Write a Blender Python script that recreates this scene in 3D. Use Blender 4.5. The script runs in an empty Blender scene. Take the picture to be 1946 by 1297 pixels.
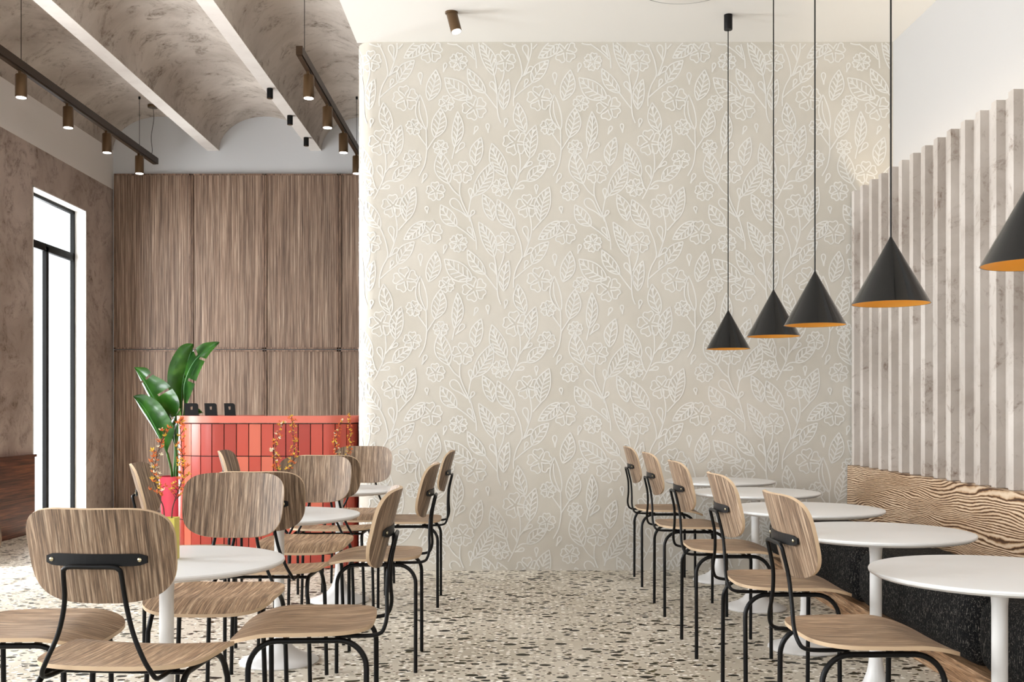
import bpy, math, random
from mathutils import Vector, Matrix
random.seed(7)
PI = math.pi
scn = bpy.context.scene
COL = scn.collection

# ------------------------------------------------------------------ camera
cam_d = bpy.data.cameras.new('camera'); cam = bpy.data.objects.new('camera', cam_d); COL.objects.link(cam)
cam.location = (0, 0, 1.2); cam.rotation_euler = (PI/2, 0, 0)
cam_d.sensor_width = 36.0; cam_d.lens = 36.0*2000/1946
cam_d.shift_x = (973-965)/1946; cam_d.shift_y = (780-648.5)/1946
cam_d.clip_start = 0.05; cam_d.clip_end = 200
scn.camera = cam
scn.view_settings.view_transform = 'Standard'; scn.view_settings.look = 'None'
scn.view_settings.exposure = 0.0; scn.view_settings.gamma = 1.0
scn.view_settings.use_curve_mapping = False

# ------------------------------------------------------------------ world, sun, window light
w = bpy.data.worlds.new('sky'); scn.world = w; w.use_nodes = True
bg = w.node_tree.nodes['Background']; bg.inputs[0].default_value = (0.93, 0.97, 1.0, 1); bg.inputs[1].default_value = 1.6

def sun(direction, strength, angle, color):
    l = bpy.data.lights.new('sun', 'SUN'); l.energy = strength; l.angle = math.radians(angle); l.color = color
    o = bpy.data.objects.new('sun', l); COL.objects.link(o)
    o.rotation_euler = Vector(direction).to_track_quat('-Z', 'Y').to_euler(); o.location = (-12, 0, 14)
sun((0.46, 0.13, -1.0), 7.0, 0.8, (1.0, 0.95, 0.88))

def area(name, loc, size, direction, watts, color=(1, 1, 1)):
    l = bpy.data.lights.new(name, 'AREA'); l.shape = 'RECTANGLE'; l.size = size[0]; l.size_y = size[1]
    l.energy = watts; l.color = color
    o = bpy.data.objects.new(name, l); COL.objects.link(o); o.location = loc
    d = Vector(direction).normalized()
    up = 'Y'
    o.rotation_euler = d.to_track_quat('-Z', up).to_euler()
    return o
WIN_Y = [(10.30, 11.60, 0.02), (6.55, 7.85, 0.80), (3.95, 5.25, 0.80), (1.35, 2.65, 0.80), (-1.25, 0.05, 0.80)]
# daylight coming in at each window of the left wall and at the shop front behind the camera
for (y0, y1, zb) in WIN_Y:
    area('daylight_window', (-5.15, (y0+y1)/2, (zb+3.4)/2), (y1-y0+.3, 3.4-zb+.2), (1, 0, 0), 230 if y0 > 10 else 355, (0.95, 0.985, 1.0))
area('daylight_shopfront', (-0.9, -3.25, 1.95), (6.6, 3.4), (0, 1, 0), 50, (1.0, 0.985, 0.965))

# ------------------------------------------------------------------ materials
def new_mat(name):
    m = bpy.data.materials.new(name); m.use_nodes = True
    nt = m.node_tree; b = nt.nodes['Principled BSDF']
    return m, nt, b
def rgb(r, g, b):   # sRGB 0..255 -> linear
    f = lambda c: (c/12.92 if c <= .04045 else ((c+.055)/1.055)**2.4)
    return (f(r/255), f(g/255), f(b/255), 1)
def plain(name, col, rough=.5, metal=0, coat=0, emis=None, es=0, spec=None):
    m, nt, b = new_mat(name)
    b.inputs['Base Color'].default_value = col; b.inputs['Roughness'].default_value = rough
    b.inputs['Metallic'].default_value = metal; b.inputs['Coat Weight'].default_value = coat
    if spec is not None: b.inputs['Specular IOR Level'].default_value = spec
    if emis: b.inputs['Emission Color'].default_value = emis; b.inputs['Emission Strength'].default_value = es
    return m
def N(nt, t, **kw):
    n = nt.nodes.new(t)
    for k, v in kw.items():
        if k in n.inputs: n.inputs[k].default_value = v
        else: setattr(n, k, v)
    return n
def ramp(nt, stops, interp='LINEAR'):
    r = nt.nodes.new('ShaderNodeValToRGB'); e = r.color_ramp; e.interpolation = interp
    while len(e.elements) > 1: e.elements.remove(e.elements[-1])
    e.elements[0].position = stops[0][0]; e.elements[0].color = stops[0][1]
    for p, c in stops[1:]:
        x = e.elements.new(p); x.color = c
    return r
def mix(nt, fac, a, b, mode='MIX'):
    m = nt.nodes.new('ShaderNodeMix'); m.data_type = 'RGBA'; m.blend_type = mode
    L = nt.links
    for sock, v in ((m.inputs[0], fac), (m.inputs[6], a), (m.inputs[7], b)):
        if isinstance(v, (int, float)): sock.default_value = v
        elif isinstance(v, tuple): sock.default_value = v
        else: L.new(v, sock)
    return m.outputs[2]
def coords(nt, scale=(1, 1, 1), rand=False, loc=(0, 0, 0), kind='Object'):
    tc = nt.nodes.new('ShaderNodeTexCoord'); mp = nt.nodes.new('ShaderNodeMapping')
    mp.inputs['Scale'].default_value = scale; mp.inputs['Location'].default_value = loc
    nt.links.new(tc.outputs[kind], mp.inputs[0])
    if rand:
        oi = nt.nodes.new('ShaderNodeObjectInfo'); mu = N(nt, 'ShaderNodeMath', operation='MULTIPLY')
        mu.inputs[1].default_value = 37.0; nt.links.new(oi.outputs['Random'], mu.inputs[0])
        ad = nt.nodes.new('ShaderNodeVectorMath'); ad.operation = 'ADD'
        nt.links.new(mp.outputs[0], ad.inputs[0]); nt.links.new(mu.outputs[0], ad.inputs[1])
        return ad.outputs[0]
    return mp.outputs[0]
def wood(name, dark, mid, light, scale, wscale=1.0, rough=.5, bump=.15, rand=True, fine=1.0, broad=.5, dist=1.2):
    """streaky grain: scale is (x,y,z) frequency, low along the grain"""
    m, nt, b = new_mat(name); L = nt.links
    v = coords(nt, scale, rand)
    n1 = N(nt, 'ShaderNodeTexNoise', Scale=1.0, Detail=7.0, Roughness=.62, Distortion=dist); L.new(v, n1.inputs['Vector'])
    n2 = N(nt, 'ShaderNodeTexNoise', Scale=3.1*fine, Detail=4.0, Roughness=.6, Distortion=.4); L.new(v, n2.inputs['Vector'])
    v3 = coords(nt, tuple(s*.16 for s in scale), rand)
    n3 = N(nt, 'ShaderNodeTexNoise', Scale=1.0, Detail=2.0, Distortion=1.5); L.new(v3, n3.inputs['Vector'])
    r1 = ramp(nt, [(.30, dark), (.5, mid), (.68, light)]); L.new(n1.outputs[0], r1.inputs[0])
    r2 = ramp(nt, [(.34, (.36, .36, .36, 1)), (.47, (.82, .82, .82, 1)), (.62, (1.15, 1.15, 1.15, 1))]); L.new(n2.outputs[0], r2.inputs[0])
    c = mix(nt, .85, r1.outputs[0], r2.outputs[0], 'MULTIPLY')
    r3 = ramp(nt, [(.35, (.72, .70, .68, 1)), (.65, (1.12, 1.1, 1.08, 1))]); L.new(n3.outputs[0], r3.inputs[0])
    c = mix(nt, broad, c, r3.outputs[0], 'MULTIPLY')
    L.new(c, b.inputs['Base Color']); b.inputs['Roughness'].default_value = rough
    bp = N(nt, 'ShaderNodeBump', Strength=bump, Distance=.003); L.new(n2.outputs[0], bp.inputs['Height']); L.new(bp.outputs[0], b.inputs['Normal'])
    return m
M = {}
WD, WM, WL = rgb(64, 47, 34), rgb(130, 106, 85), rgb(194, 171, 146)
M['seat_wood'] = wood('oak_veneer_seat', rgb(88, 64, 44), rgb(160, 129, 100), rgb(212, 184, 152), (130, 5, 4), bump=.1, dist=.5)
M['back_wood'] = wood('oak_veneer_back', WD, WM, WL, (140, 4, 5), bump=.1, dist=.5)
M['edge_wood'] = plain('ply_edge', rgb(196, 170, 140), .6)
M['panel_wood'] = wood('panel_wood', rgb(74, 54, 42), rgb(142, 116, 98), rgb(206, 182, 160), (95, 95, 1.1), rough=.55, bump=.2, rand=False, fine=1.0, broad=.7, dist=.5)
M['rail_wood'] = wood('rail_wood', rgb(84, 62, 50), rgb(132, 104, 86), rgb(168, 140, 120), (30, 30, 1.5), rough=.5, rand=True)
M['plinth_wood'] = wood('plinth_wood', rgb(92, 60, 34), rgb(160, 122, 88), rgb(206, 172, 138), (50, 3.0, 50), rough=.5, rand=False)
M['wainscot_wood'] = wood('wainscot_wood', rgb(52, 26, 16), rgb(104, 58, 40), rgb(150, 92, 62), (38, 1.2, 38), rough=.5, rand=False, dist=.8)
M['black_metal'] = plain('black_metal', rgb(8, 8, 9), .4, 0.0, spec=.22)
M['white_top'] = plain('white_laminate', rgb(226, 227, 228), .28)
M['white_metal'] = plain('white_metal', rgb(222, 221, 220), .32)
M['white_paint'] = plain('white_paint', rgb(232, 229, 224), .85)
M['grey_white'] = plain('grey_white_paint', rgb(186, 184, 183), .9)
M['band_white'] = plain('band_white_paint', rgb(238, 234, 230), .9)
M['end_wall'] = plain('end_wall_paint', rgb(206, 207, 209), .9)
M['window_black'] = plain('window_frame_black', rgb(12, 12, 12), .5, spec=.1)
M['brass_dark'] = plain('bronze_metal', rgb(92, 70, 46), .38, .55)
M['bronze_rail'] = plain('bronze_rail', rgb(56, 40, 26), .45, .1, spec=.25)
M['screw'] = plain('screw_steel', rgb(190, 180, 150), .25, 1)
M['shade_black'] = plain('gloss_black', rgb(9, 9, 9), .10, 0, .15, spec=.35)
M['shade_gold'] = plain('gold_lining', rgb(208, 150, 58), .45, .2)
M['lens'] = plain('lamp_lens', (1, 1, 1, 1), .4, emis=(1, .95, .88, 1), es=7)
M['bulb'] = plain('bulb', (1, 1, 1, 1), .4, emis=(1, .80, .5, 1), es=2.5)
M['pot_red'] = plain('pot_red', rgb(204, 70, 88), .35)
M['vase_yellow'] = plain('vase_yellow', rgb(198, 184, 84), .45)
M['grout'] = plain('dark_grout', rgb(40, 18, 16), .8)
M['top_red'] = plain('salmon_slab', rgb(204, 106, 88), .35)
M['tile0'] = plain('tile_red', rgb(180, 72, 56), .3)
M['tile1'] = plain('tile_brick', rgb(160, 58, 46), .3)
M['tile2'] = plain('tile_salmon', rgb(198, 100, 78), .3)
M['tile3'] = plain('tile_coral', rgb(186, 84, 66), .3)
M['twig'] = plain('twig_brown', rgb(70, 42, 28), .7)
M['blossom_orange'] = plain('blossom_orange', rgb(208, 104, 34), .6)
M['blossom_yellow'] = plain('blossom_yellow', rgb(220, 178, 52), .6)
M['blossom_white'] = plain('blossom_white', rgb(240, 228, 196), .6)
M['stem_green'] = plain('stem_green', rgb(52, 110, 40), .4)
M['soil'] = plain('soil', rgb(50, 36, 26), .95)
M['led'] = plain('led', (1, 1, 1, 1), .4, emis=(1, .86, .66, 1), es=5)

def m_leaf():
    m, nt, b = new_mat('banana_leaf'); L = nt.links
    v = coords(nt, (1, 1, 1))
    wv = N(nt, 'ShaderNodeTexNoise', Scale=9.0, Detail=2.0); L.new(v, wv.inputs['Vector'])
    r = ramp(nt, [(.35, rgb(16, 58, 18)), (.6, rgb(52, 104, 34)), (.8, rgb(108, 150, 66))]); L.new(wv.outputs[0], r.inputs[0])
    L.new(r.outputs[0], b.inputs['Base Color']); b.inputs['Roughness'].default_value = .3
    b.inputs['Coat Weight'].default_value = .3
    tr = N(nt, 'ShaderNodeBsdfTranslucent'); tr.inputs[0].default_value = rgb(150, 190, 70)
    ms = N(nt, 'ShaderNodeMixShader'); ms.inputs[0].default_value = .3
    L.new(b.outputs[0], ms.inputs[1]); L.new(tr.outputs[0], ms.inputs[2])
    L.new(ms.outputs[0], nt.nodes['Material Output'].inputs[0])
    return m
M['leaf'] = m_leaf()

def m_glass():
    m, nt, b = new_mat('window_glass'); L = nt.links
    t = N(nt, 'ShaderNodeBsdfTransparent'); g = N(nt, 'ShaderNodeBsdfGlossy', Roughness=.02)
    lw = N(nt, 'ShaderNodeLayerWeight', Blend=.5); pw = N(nt, 'ShaderNodeMath', operation='POWER'); pw.inputs[1].default_value = 5.0
    f = N(nt, 'ShaderNodeMath', operation='MULTIPLY_ADD'); f.inputs[1].default_value = .8; f.inputs[2].default_value = .02
    L.new(lw.outputs['Facing'], pw.inputs[0]); L.new(pw.outputs[0], f.inputs[0]); ms = N(nt, 'ShaderNodeMixShader')
    L.new(f.outputs[0], ms.inputs[0]); L.new(t.outputs[0], ms.inputs[1]); L.new(g.outputs[0], ms.inputs[2])
    L.new(ms.outputs[0], nt.nodes['Material Output'].inputs[0]); return m
M['glass'] = m_glass()

def m_plaster(name, base, lightc, dark, patch=.55, sc=1.0, thr=(.54, .68)):
    m, nt, b = new_mat(name); L = nt.links
    v = coords(nt, (1, 1, 1), kind='Object')
    n1 = N(nt, 'ShaderNodeTexNoise', Scale=1.3*sc, Detail=6.0, Roughness=.6, Distortion=.6); L.new(v, n1.inputs['Vector'])
    r1 = ramp(nt, [(.32, base), (.66, lightc)]); L.new(n1.outputs[0], r1.inputs[0])
    n2 = N(nt, 'ShaderNodeTexNoise', Scale=3.2*sc, Detail=9.0, Roughness=.72, Distortion=1.6); L.new(v, n2.inputs['Vector'])
    r2 = ramp(nt, [(thr[0], (0, 0, 0, 1)), (thr[1], (1, 1, 1, 1))]); L.new(n2.outputs[0], r2.inputs[0])
    n3 = N(nt, 'ShaderNodeTexNoise', Scale=22.0*sc, Detail=6.0, Roughness=.7, Distortion=.8); L.new(v, n3.inputs['Vector'])
    r3 = ramp(nt, [(.42, (.2, .2, .2, 1)), (.6, (1, 1, 1, 1))]); L.new(n3.outputs[0], r3.inputs[0])
    mm = N(nt, 'ShaderNodeMath', operation='MULTIPLY'); L.new(r2.outputs[0], mm.inputs[0]); L.new(r3.outputs[0], mm.inputs[1])
    m2 = N(nt, 'ShaderNodeMath', operation='MULTIPLY'); L.new(mm.outputs[0], m2.inputs[0]); m2.inputs[1].default_value = patch
    c = mix(nt, m2.outputs[0], r1.outputs[0], dark)
    L.new(c, b.inputs['Base Color']); b.inputs['Roughness'].default_value = .85
    bp = N(nt, 'ShaderNodeBump', Strength=.25, Distance=.01); L.new(n2.outputs[0], bp.inputs['Height']); L.new(bp.outputs[0], b.inputs['Normal'])
    return m
M['vault_plaster'] = m_plaster('vault_plaster', rgb(170, 159, 149), rgb(208, 199, 190), rgb(98, 80, 62), .9, 1.0, (.50, .66))
M['wall_plaster'] = m_plaster('wall_plaster', rgb(160, 143, 132), rgb(196, 180, 170), rgb(96, 76, 62), .85, 1.0, (.48, .66))
M['slat_concrete'] = m_plaster('slat_concrete', rgb(168, 158, 149), rgb(198, 190, 183), rgb(112, 90, 74), .8, 1.3, (.53, .66))
M['beam_white'] = m_plaster('beam_plaster', rgb(214, 206, 200), rgb(228, 222, 216), rgb(180, 168, 156), .4, 1.5)

def m_wallpaper():
    m, nt, b = new_mat('wallpaper_ground'); L = nt.links
    v = coords(nt, (1, 1, 1)); n = N(nt, 'ShaderNodeTexNoise', Scale=2.5, Detail=2.0); L.new(v, n.inputs['Vector'])
    r = ramp(nt, [(.35, rgb(194, 188, 177)), (.65, rgb(201, 195, 185))]); L.new(n.outputs[0], r.inputs[0])
    L.new(r.outputs[0], b.inputs['Base Color']); b.inputs['Roughness'].default_value = .85; return m
M['paper'] = m_wallpaper()
M['paper_line'] = plain('wallpaper_line', rgb(221, 219, 214), .8)

def m_terrazzo():
    m, nt, b = new_mat('terrazzo'); L = nt.links
    v = coords(nt, (1, 1, 1), kind='Object')
    dn = N(nt, 'ShaderNodeTexNoise', Scale=30.0, Detail=1.0); L.new(v, dn.inputs['Vector'])
    dv = N(nt, 'ShaderNodeVectorMath', operation='MULTIPLY_ADD'); L.new(dn.outputs[1], dv.inputs[0]); dv.inputs[1].default_value = (.008,)*3; L.new(v, dv.inputs[2])
    bn = N(nt, 'ShaderNodeTexNoise', Scale=1.6, Detail=4.0); L.new(v, bn.inputs['Vector'])
    br = ramp(nt, [(.35, rgb(186, 177, 161)), (.65, rgb(206, 198, 184))]); L.new(bn.outputs[0], br.inputs[0])
    col = br.outputs[0]
    layers = [(40, .36, .36, rgb(252, 249, 243), rgb(232, 222, 206), .1), (33, .24, .38, rgb(8, 6, 5), rgb(70, 62, 22), 3.7),
              (58, .18, .32, rgb(12, 9, 8), rgb(110, 78, 54), 5.3), (19, .16, .40, rgb(6, 6, 6), rgb(40, 37, 14), 9.1)]
    for sc, prob, rad, c1, c2, off in layers:
        mp = N(nt, 'ShaderNodeMapping'); mp.inputs['Location'].default_value = (off, off*1.7, 0); mp.inputs['Scale'].default_value = (.72, 1.0, 1)
        mp.inputs['Rotation'].default_value = (0, 0, off*.1)
        L.new(dv.outputs[0], mp.inputs[0])
        vo = N(nt, 'ShaderNodeTexVoronoi', Scale=float(sc)); vo.voronoi_dimensions = '2D'; vo.distance = 'MANHATTAN' if sc in (44, 25) else 'EUCLIDEAN'
        L.new(mp.outputs[0], vo.inputs['Vector'])
        sx = N(nt, 'ShaderNodeSeparateColor'); L.new(vo.outputs['Color'], sx.inputs[0])
        lt = N(nt, 'ShaderNodeMath', operation='LESS_THAN'); L.new(sx.outputs[0], lt.inputs[0]); lt.inputs[1].default_value = prob
        rr = N(nt, 'ShaderNodeMath', operation='MULTIPLY_ADD'); L.new(sx.outputs[1], rr.inputs[0]); rr.inputs[1].default_value = rad*.75; rr.inputs[2].default_value = rad*.45
        ls = N(nt, 'ShaderNodeMath', operation='LESS_THAN'); L.new(vo.outputs['Distance'], ls.inputs[0]); L.new(rr.outputs[0], ls.inputs[1])
        mm = N(nt, 'ShaderNodeMath', operation='MULTIPLY'); L.new(lt.outputs[0], mm.inputs[0]); L.new(ls.outputs[0], mm.inputs[1])
        cc = mix(nt, sx.outputs[2], c1, c2)
        col = mix(nt, mm.outputs[0], col, cc)
    L.new(col, b.inputs['Base Color']); b.inputs['Roughness'].default_value = .5
    b.inputs['Specular IOR Level'].default_value = .14
    return m
M['terrazzo'] = m_terrazzo()

def m_board():      # bold cathedral grain
    m, nt, b = new_mat('bold_grain_wood'); L = nt.links
    v = coords(nt, (1, .22, 1))
    ds = N(nt, 'ShaderNodeTexNoise', Scale=2.6, Detail=2.5, Roughness=.45); L.new(v, ds.inputs['Vector'])
    vm = N(nt, 'ShaderNodeVectorMath', operation='MULTIPLY_ADD'); L.new(ds.outputs[1], vm.inputs[0]); vm.inputs[1].default_value = (0, .0, .50); L.new(v, vm.inputs[2])
    wv = N(nt, 'ShaderNodeTexWave', Scale=23.0, Distortion=3.0, Detail=6.0); wv.inputs['Detail Scale'].default_value = 2.0
    wv.wave_type = 'BANDS'; wv.bands_direction = 'Z'; L.new(vm.outputs[0], wv.inputs['Vector'])
    v2 = coords(nt, (90, 9, 90)); n2 = N(nt, 'ShaderNodeTexNoise', Scale=1.0, Detail=5.0, Roughness=.7); L.new(v2, n2.inputs['Vector'])
    r = ramp(nt, [(.0, rgb(58, 34, 16)), (.2, rgb(112, 76, 44)), (.42, rgb(178, 146, 112)), (1, rgb(216, 194, 168))]); 
    ad = N(nt, 'ShaderNodeMath', operation='MULTIPLY_ADD'); L.new(n2.outputs[0], ad.inputs[0]); ad.inputs[1].default_value = .7
    sb = N(nt, 'ShaderNodeMath', operation='SUBTRACT'); L.new(wv.outputs[1] if 'Fac' in wv.outputs else wv.outputs[0], sb.inputs[0]); sb.inputs[1].default_value = .33
    L.new(sb.outputs[0], ad.inputs[2]); L.new(ad.outputs[0], r.inputs[0])
    v3 = coords(nt, (3, .9, 3)); n3 = N(nt, 'ShaderNodeTexNoise', Scale=1.6, Detail=4.0, Roughness=.6); L.new(v3, n3.inputs['Vector'])
    r3 = ramp(nt, [(.38, rgb(196, 172, 142)), (.56, (1, 1, 1, 1))]); L.new(n3.outputs[0], r3.inputs[0])
    c = mix(nt, .5, r.outputs[0], r3.outputs[0], 'MULTIPLY')
    L.new(c, b.inputs['Base Color']); b.inputs['Roughness'].default_value = .5
    return m
M['board_wood'] = m_board()

def m_fabric():
    m, nt, b = new_mat('charcoal_weave'); L = nt.links
    v = coords(nt, (190, 190, 34)); n = N(nt, 'ShaderNodeTexNoise', Scale=1.0, Detail=3.0, Roughness=.7); L.new(v, n.inputs['Vector'])
    v2 = coords(nt, (120, 120, 120)); n2 = N(nt, 'ShaderNodeTexNoise', Scale=1.0, Detail=3.0, Roughness=.7); L.new(v2, n2.inputs['Vector'])
    mx = N(nt, 'ShaderNodeMath', operation='MAXIMUM'); L.new(n.outputs[0], mx.inputs[0]); L.new(n2.outputs[0], mx.inputs[1])
    r = ramp(nt, [(.5, rgb(14, 14, 15)), (.60, rgb(28, 27, 27)), (.72, rgb(128, 122, 114))]); L.new(mx.outputs[0], r.inputs[0])
    L.new(r.outputs[0], b.inputs['Base Color']); b.inputs['Roughness'].default_value = .9; b.inputs['Specular IOR Level'].default_value = .12
    bp = N(nt, 'ShaderNodeBump', Strength=.5, Distance=.004); L.new(mx.outputs[0], bp.inputs['Height']); L.new(bp.outputs[0], b.inputs['Normal'])
    return m
M['fabric'] = m_fabric()

# ------------------------------------------------------------------ mesh helpers
class MB:
    def __init__(s): s.v = []; s.f = []; s.m = []; s.sm = []
    def add(s, vs, fs, mi=0, smooth=False):
        o = len(s.v); s.v += [tuple(p) for p in vs]
        for f in fs: s.f.append(tuple(i+o for i in f)); s.m.append(mi); s.sm.append(smooth)
        return s
    def box(s, x0, x1, y0, y1, z0, z1, mi=0, bev=0):
        if bev <= 0:
            vs = [(x, y, z) for z in (z0, z1) for y in (y0, y1) for x in (x0, x1)]
            return s.add(vs, [(0, 2, 3, 1), (4, 5, 7, 6), (0, 1, 5, 4), (2, 6, 7, 3), (0, 4, 6, 2), (1, 3, 7, 5)], mi)
        import bmesh
        bm = bmesh.new(); bmesh.ops.create_cube(bm, size=1)
        for q in bm.verts: q.co = Vector(((x0+x1)/2+q.co.x*(x1-x0), (y0+y1)/2+q.co.y*(y1-y0), (z0+z1)/2+q.co.z*(z1-z0)))
        seg = 6 if bev > .03 else 2
        bmesh.ops.bevel(bm, geom=list(bm.edges)+list(bm.verts), offset=bev, segments=seg, profile=.5, affect='EDGES')
        bm.verts.index_update(); s.add([q.co[:] for q in bm.verts], [[q.index for q in f.verts] for f in bm.faces], mi, True); bm.free()
        return s
    def tube(s, path, r, n=10, mi=0, caps=True):
        P = [Vector(p) for p in path]; R = r if isinstance(r, (list, tuple)) else [r]*len(P)
        T = []
        for i in range(len(P)):
            a = P[max(i-1, 0)]; b = P[min(i+1, len(P)-1)]; T.append((b-a).normalized())
        ref = Vector((0, 0, 1)) if abs(T[0].z) < .9 else Vector((1, 0, 0))
        u = T[0].cross(ref).normalized(); vs = []
        for i, p in enumerate(P):
            u = (u-T[i]*u.dot(T[i])).normalized(); w_ = T[i].cross(u)
            for k in range(n):
                a = 2*PI*k/n; vs.append(p+(u*math.cos(a)+w_*math.sin(a))*R[i])
        fs = [(i*n+k, i*n+(k+1) % n, (i+1)*n+(k+1) % n, (i+1)*n+k) for i in range(len(P)-1) for k in range(n)]
        s.add(vs, fs, mi, True)
        if caps:
            o = len(s.v)-len(vs)
            s.f.append(tuple(o+k for k in reversed(range(n)))); s.m.append(mi); s.sm.append(False)
            s.f.append(tuple(o+(len(P)-1)*n+k for k in range(n))); s.m.append(mi); s.sm.append(False)
        return s
    def lathe(s, prof, c=(0, 0, 0), n=48, mi=0, mat=None, caps=True, smooth=True):
        vs = []
        for r, z in prof:
            for k in range(n):
                a = 2*PI*k/n; vs.append(Vector((r*math.cos(a), r*math.sin(a), z)))
        if mat is not None: vs = [mat @ q for q in vs]
        vs = [q+Vector(c) for q in vs]
        fs = [(i*n+k, i*n+(k+1) % n, (i+1)*n+(k+1) % n, (i+1)*n+k) for i in range(len(prof)-1) for k in range(n)]
        s.add(vs, fs, mi, smooth)
        if caps:
            o = len(s.v)-len(vs)
            for row, rev in ((0, True), (len(prof)-1, False)):
                if prof[row][0] > 1e-5:
                    ids = [o+row*n+k for k in range(n)]
                    s.f.append(tuple(reversed(ids)) if rev else tuple(ids)); s.m.append(mi); s.sm.append(False)
        return s
    def shell(s, fn, off, nr=8, na=56, mi=0, me=0):
        """fn(rho, ang)->Vector on a disc-like sheet, thickened by vector off"""
        top = [fn(0, 0)]; 
        for i in range(1, nr+1):
            for k in range(na): top.append(fn(i/nr, 2*PI*k/na))
        n0 = len(top); vs = top+[p+off for p in top]
        fs = []; idx = lambda i, k: 1+(i-1)*na+(k % na)
        for k in range(na): fs.append((0, idx(1, k), idx(1, k+1)))
        for i in range(1, nr):
            for k in range(na): fs.append((idx(i, k), idx(i+1, k), idx(i+1, k+1), idx(i, k+1)))
        s.add(vs, fs+[tuple(n0+q for q in reversed(f)) for f in fs], mi, True)
        o = len(s.v)-len(vs)
        for k in range(na):
            a, b = idx(nr, k), idx(nr, k+1)
            s.f.append((o+b, o+a, o+n0+a, o+n0+b)); s.m.append(me); s.sm.append(True)
        return s
    def build(s, name, mats, parent=None, loc=(0, 0, 0), auto=None):
        me = bpy.data.meshes.new(name); me.from_pydata(s.v, [], s.f)
        for m_ in (mats if isinstance(mats, (list, tuple)) else [mats]): me.materials.append(m_)
        me.polygons.foreach_set('material_index', s.m); me.polygons.foreach_set('use_smooth', s.sm)
        me.update()
        import bmesh
        bm = bmesh.new(); bm.from_mesh(me); bmesh.ops.recalc_face_normals(bm, faces=bm.faces)
        bm.to_mesh(me); bm.free()
        if any(s.sm):
            try: me.set_sharp_from_angle(angle=math.radians(40))
            except Exception: pass
        o = bpy.data.objects.new(name, me); COL.objects.link(o); o.location = loc
        if parent: o.parent = parent
        return o
def tag(o, label, cat, group=None, kind=None):
    o['label'] = label; o['category'] = cat
    if group: o['group'] = group
    if kind: o['kind'] = kind
    return o
def thing(name, label, cat, loc=(0, 0, 0), rz=0, group=None):
    o = bpy.data.objects.new(name, None); COL.objects.link(o); o.location = loc; o.rotation_euler = (0, 0, rz)
    o.empty_display_size = .1
    return tag(o, label, cat, group)
def struct(o, label=None):
    o['kind'] = 'structure'
    if label: o['label'] = label
    return o
def copy_tree(o, parent=None):
    c = o.copy(); COL.objects.link(c)
    if parent: c.parent = parent
    for ch in list(o.children): copy_tree(ch, c)
    return c
def arc(c, r, a0, a1, n, plane='yz'):
    out = []
    for i in range(n+1):
        a = a0+(a1-a0)*i/n; out.append((c[0]+r*math.cos(a), c[1]+r*math.sin(a)))
    return out
def smooth_path(pts, n=6):
    P = [Vector(p) for p in pts]; out = []
    for i in range(len(P)-1):
        p0 = P[max(i-1, 0)]; p1 = P[i]; p2 = P[i+1]; p3 = P[min(i+2, len(P)-1)]
        for k in range(n):
            t = k/n
            out.append(.5*((2*p1)+(p2-p0)*t+(2*p0-5*p1+4*p2-p3)*t*t+(-p0+3*p1-3*p2+p3)*t**3))
    out.append(P[-1]); return out

# ------------------------------------------------------------------ dimensions
XL, XR = -4.65, 2.88          # left and right wall faces
YW, YB, YF = 7.87, 12.40, -3.0    # patterned wall, far back wall, shop front
ZC = 3.955                    # white ceiling
XE = -1.13                    # edge of the white ceiling / patterned wall
# ------------------------------------------------------------------ room shell
fl = MB().box(XL-.3, XR+.3, YF-.2, YB+.2, -.12, 0).build('floor', M['terrazzo']); struct(fl, 'speckled terrazzo floor')
mb = MB().box(XE, XR+.3, YF-.2, YW+.02, ZC, ZC+.25)
struct(mb.build('ceiling', M['white_paint']), 'flat white ceiling over the dining aisle')
# vaulted ceiling
spans = [(-4.65, -3.54), (-3.40, -2.325), (-2.195, -1.13)]
mb = MB(); prof = []
for (a, b_) in spans:
    cx, hw = (a+b_)/2, (b_-a)/2
    for k in range(29):
        t = PI-PI*k/28; prof.append((cx+hw*math.cos(t), 4.262+.40*math.sin(t)))
vs = []
for (x, z) in prof: vs += [(x, YF-.2, z), (x, YB+.1, z), ]
fs = []; sm = True
for i in range(len(prof)-1):
    if (i+1) % 29 == 0: continue
    fs.append((2*i, 2*i+1, 2*i+3, 2*i+2))
mb.add(vs, fs, 0, True)
mb.box(XL-.3, XE, YF-.2, YB+.2, 4.70, 4.82)
struct(mb.build('ceiling', M['vault_plaster']), 'mottled plaster ceiling of three long barrel vaults')
for (a, b_) in ((-3.54, -3.40), (-2.325, -2.195)):
    struct(MB().box(a, b_, YF-.2, YB+.1, 4.258, 4.70).build('trim_1' if a < -3 else 'trim_2', M['beam_white']), 'pale beam between ceiling vaults')
# back wall, right wall
struct(MB().box(XL-.3, XE+.3, YB, YB+.2, 0, 4.82).build('wall_back', M['end_wall']), 'white end wall above the timber panelling')
struct(MB().box(XR, XR+.2, YF-.2, YW+.2, 0, ZC+.1).build('wall_right', M['grey_white']), 'pale grey right wall')
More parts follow.
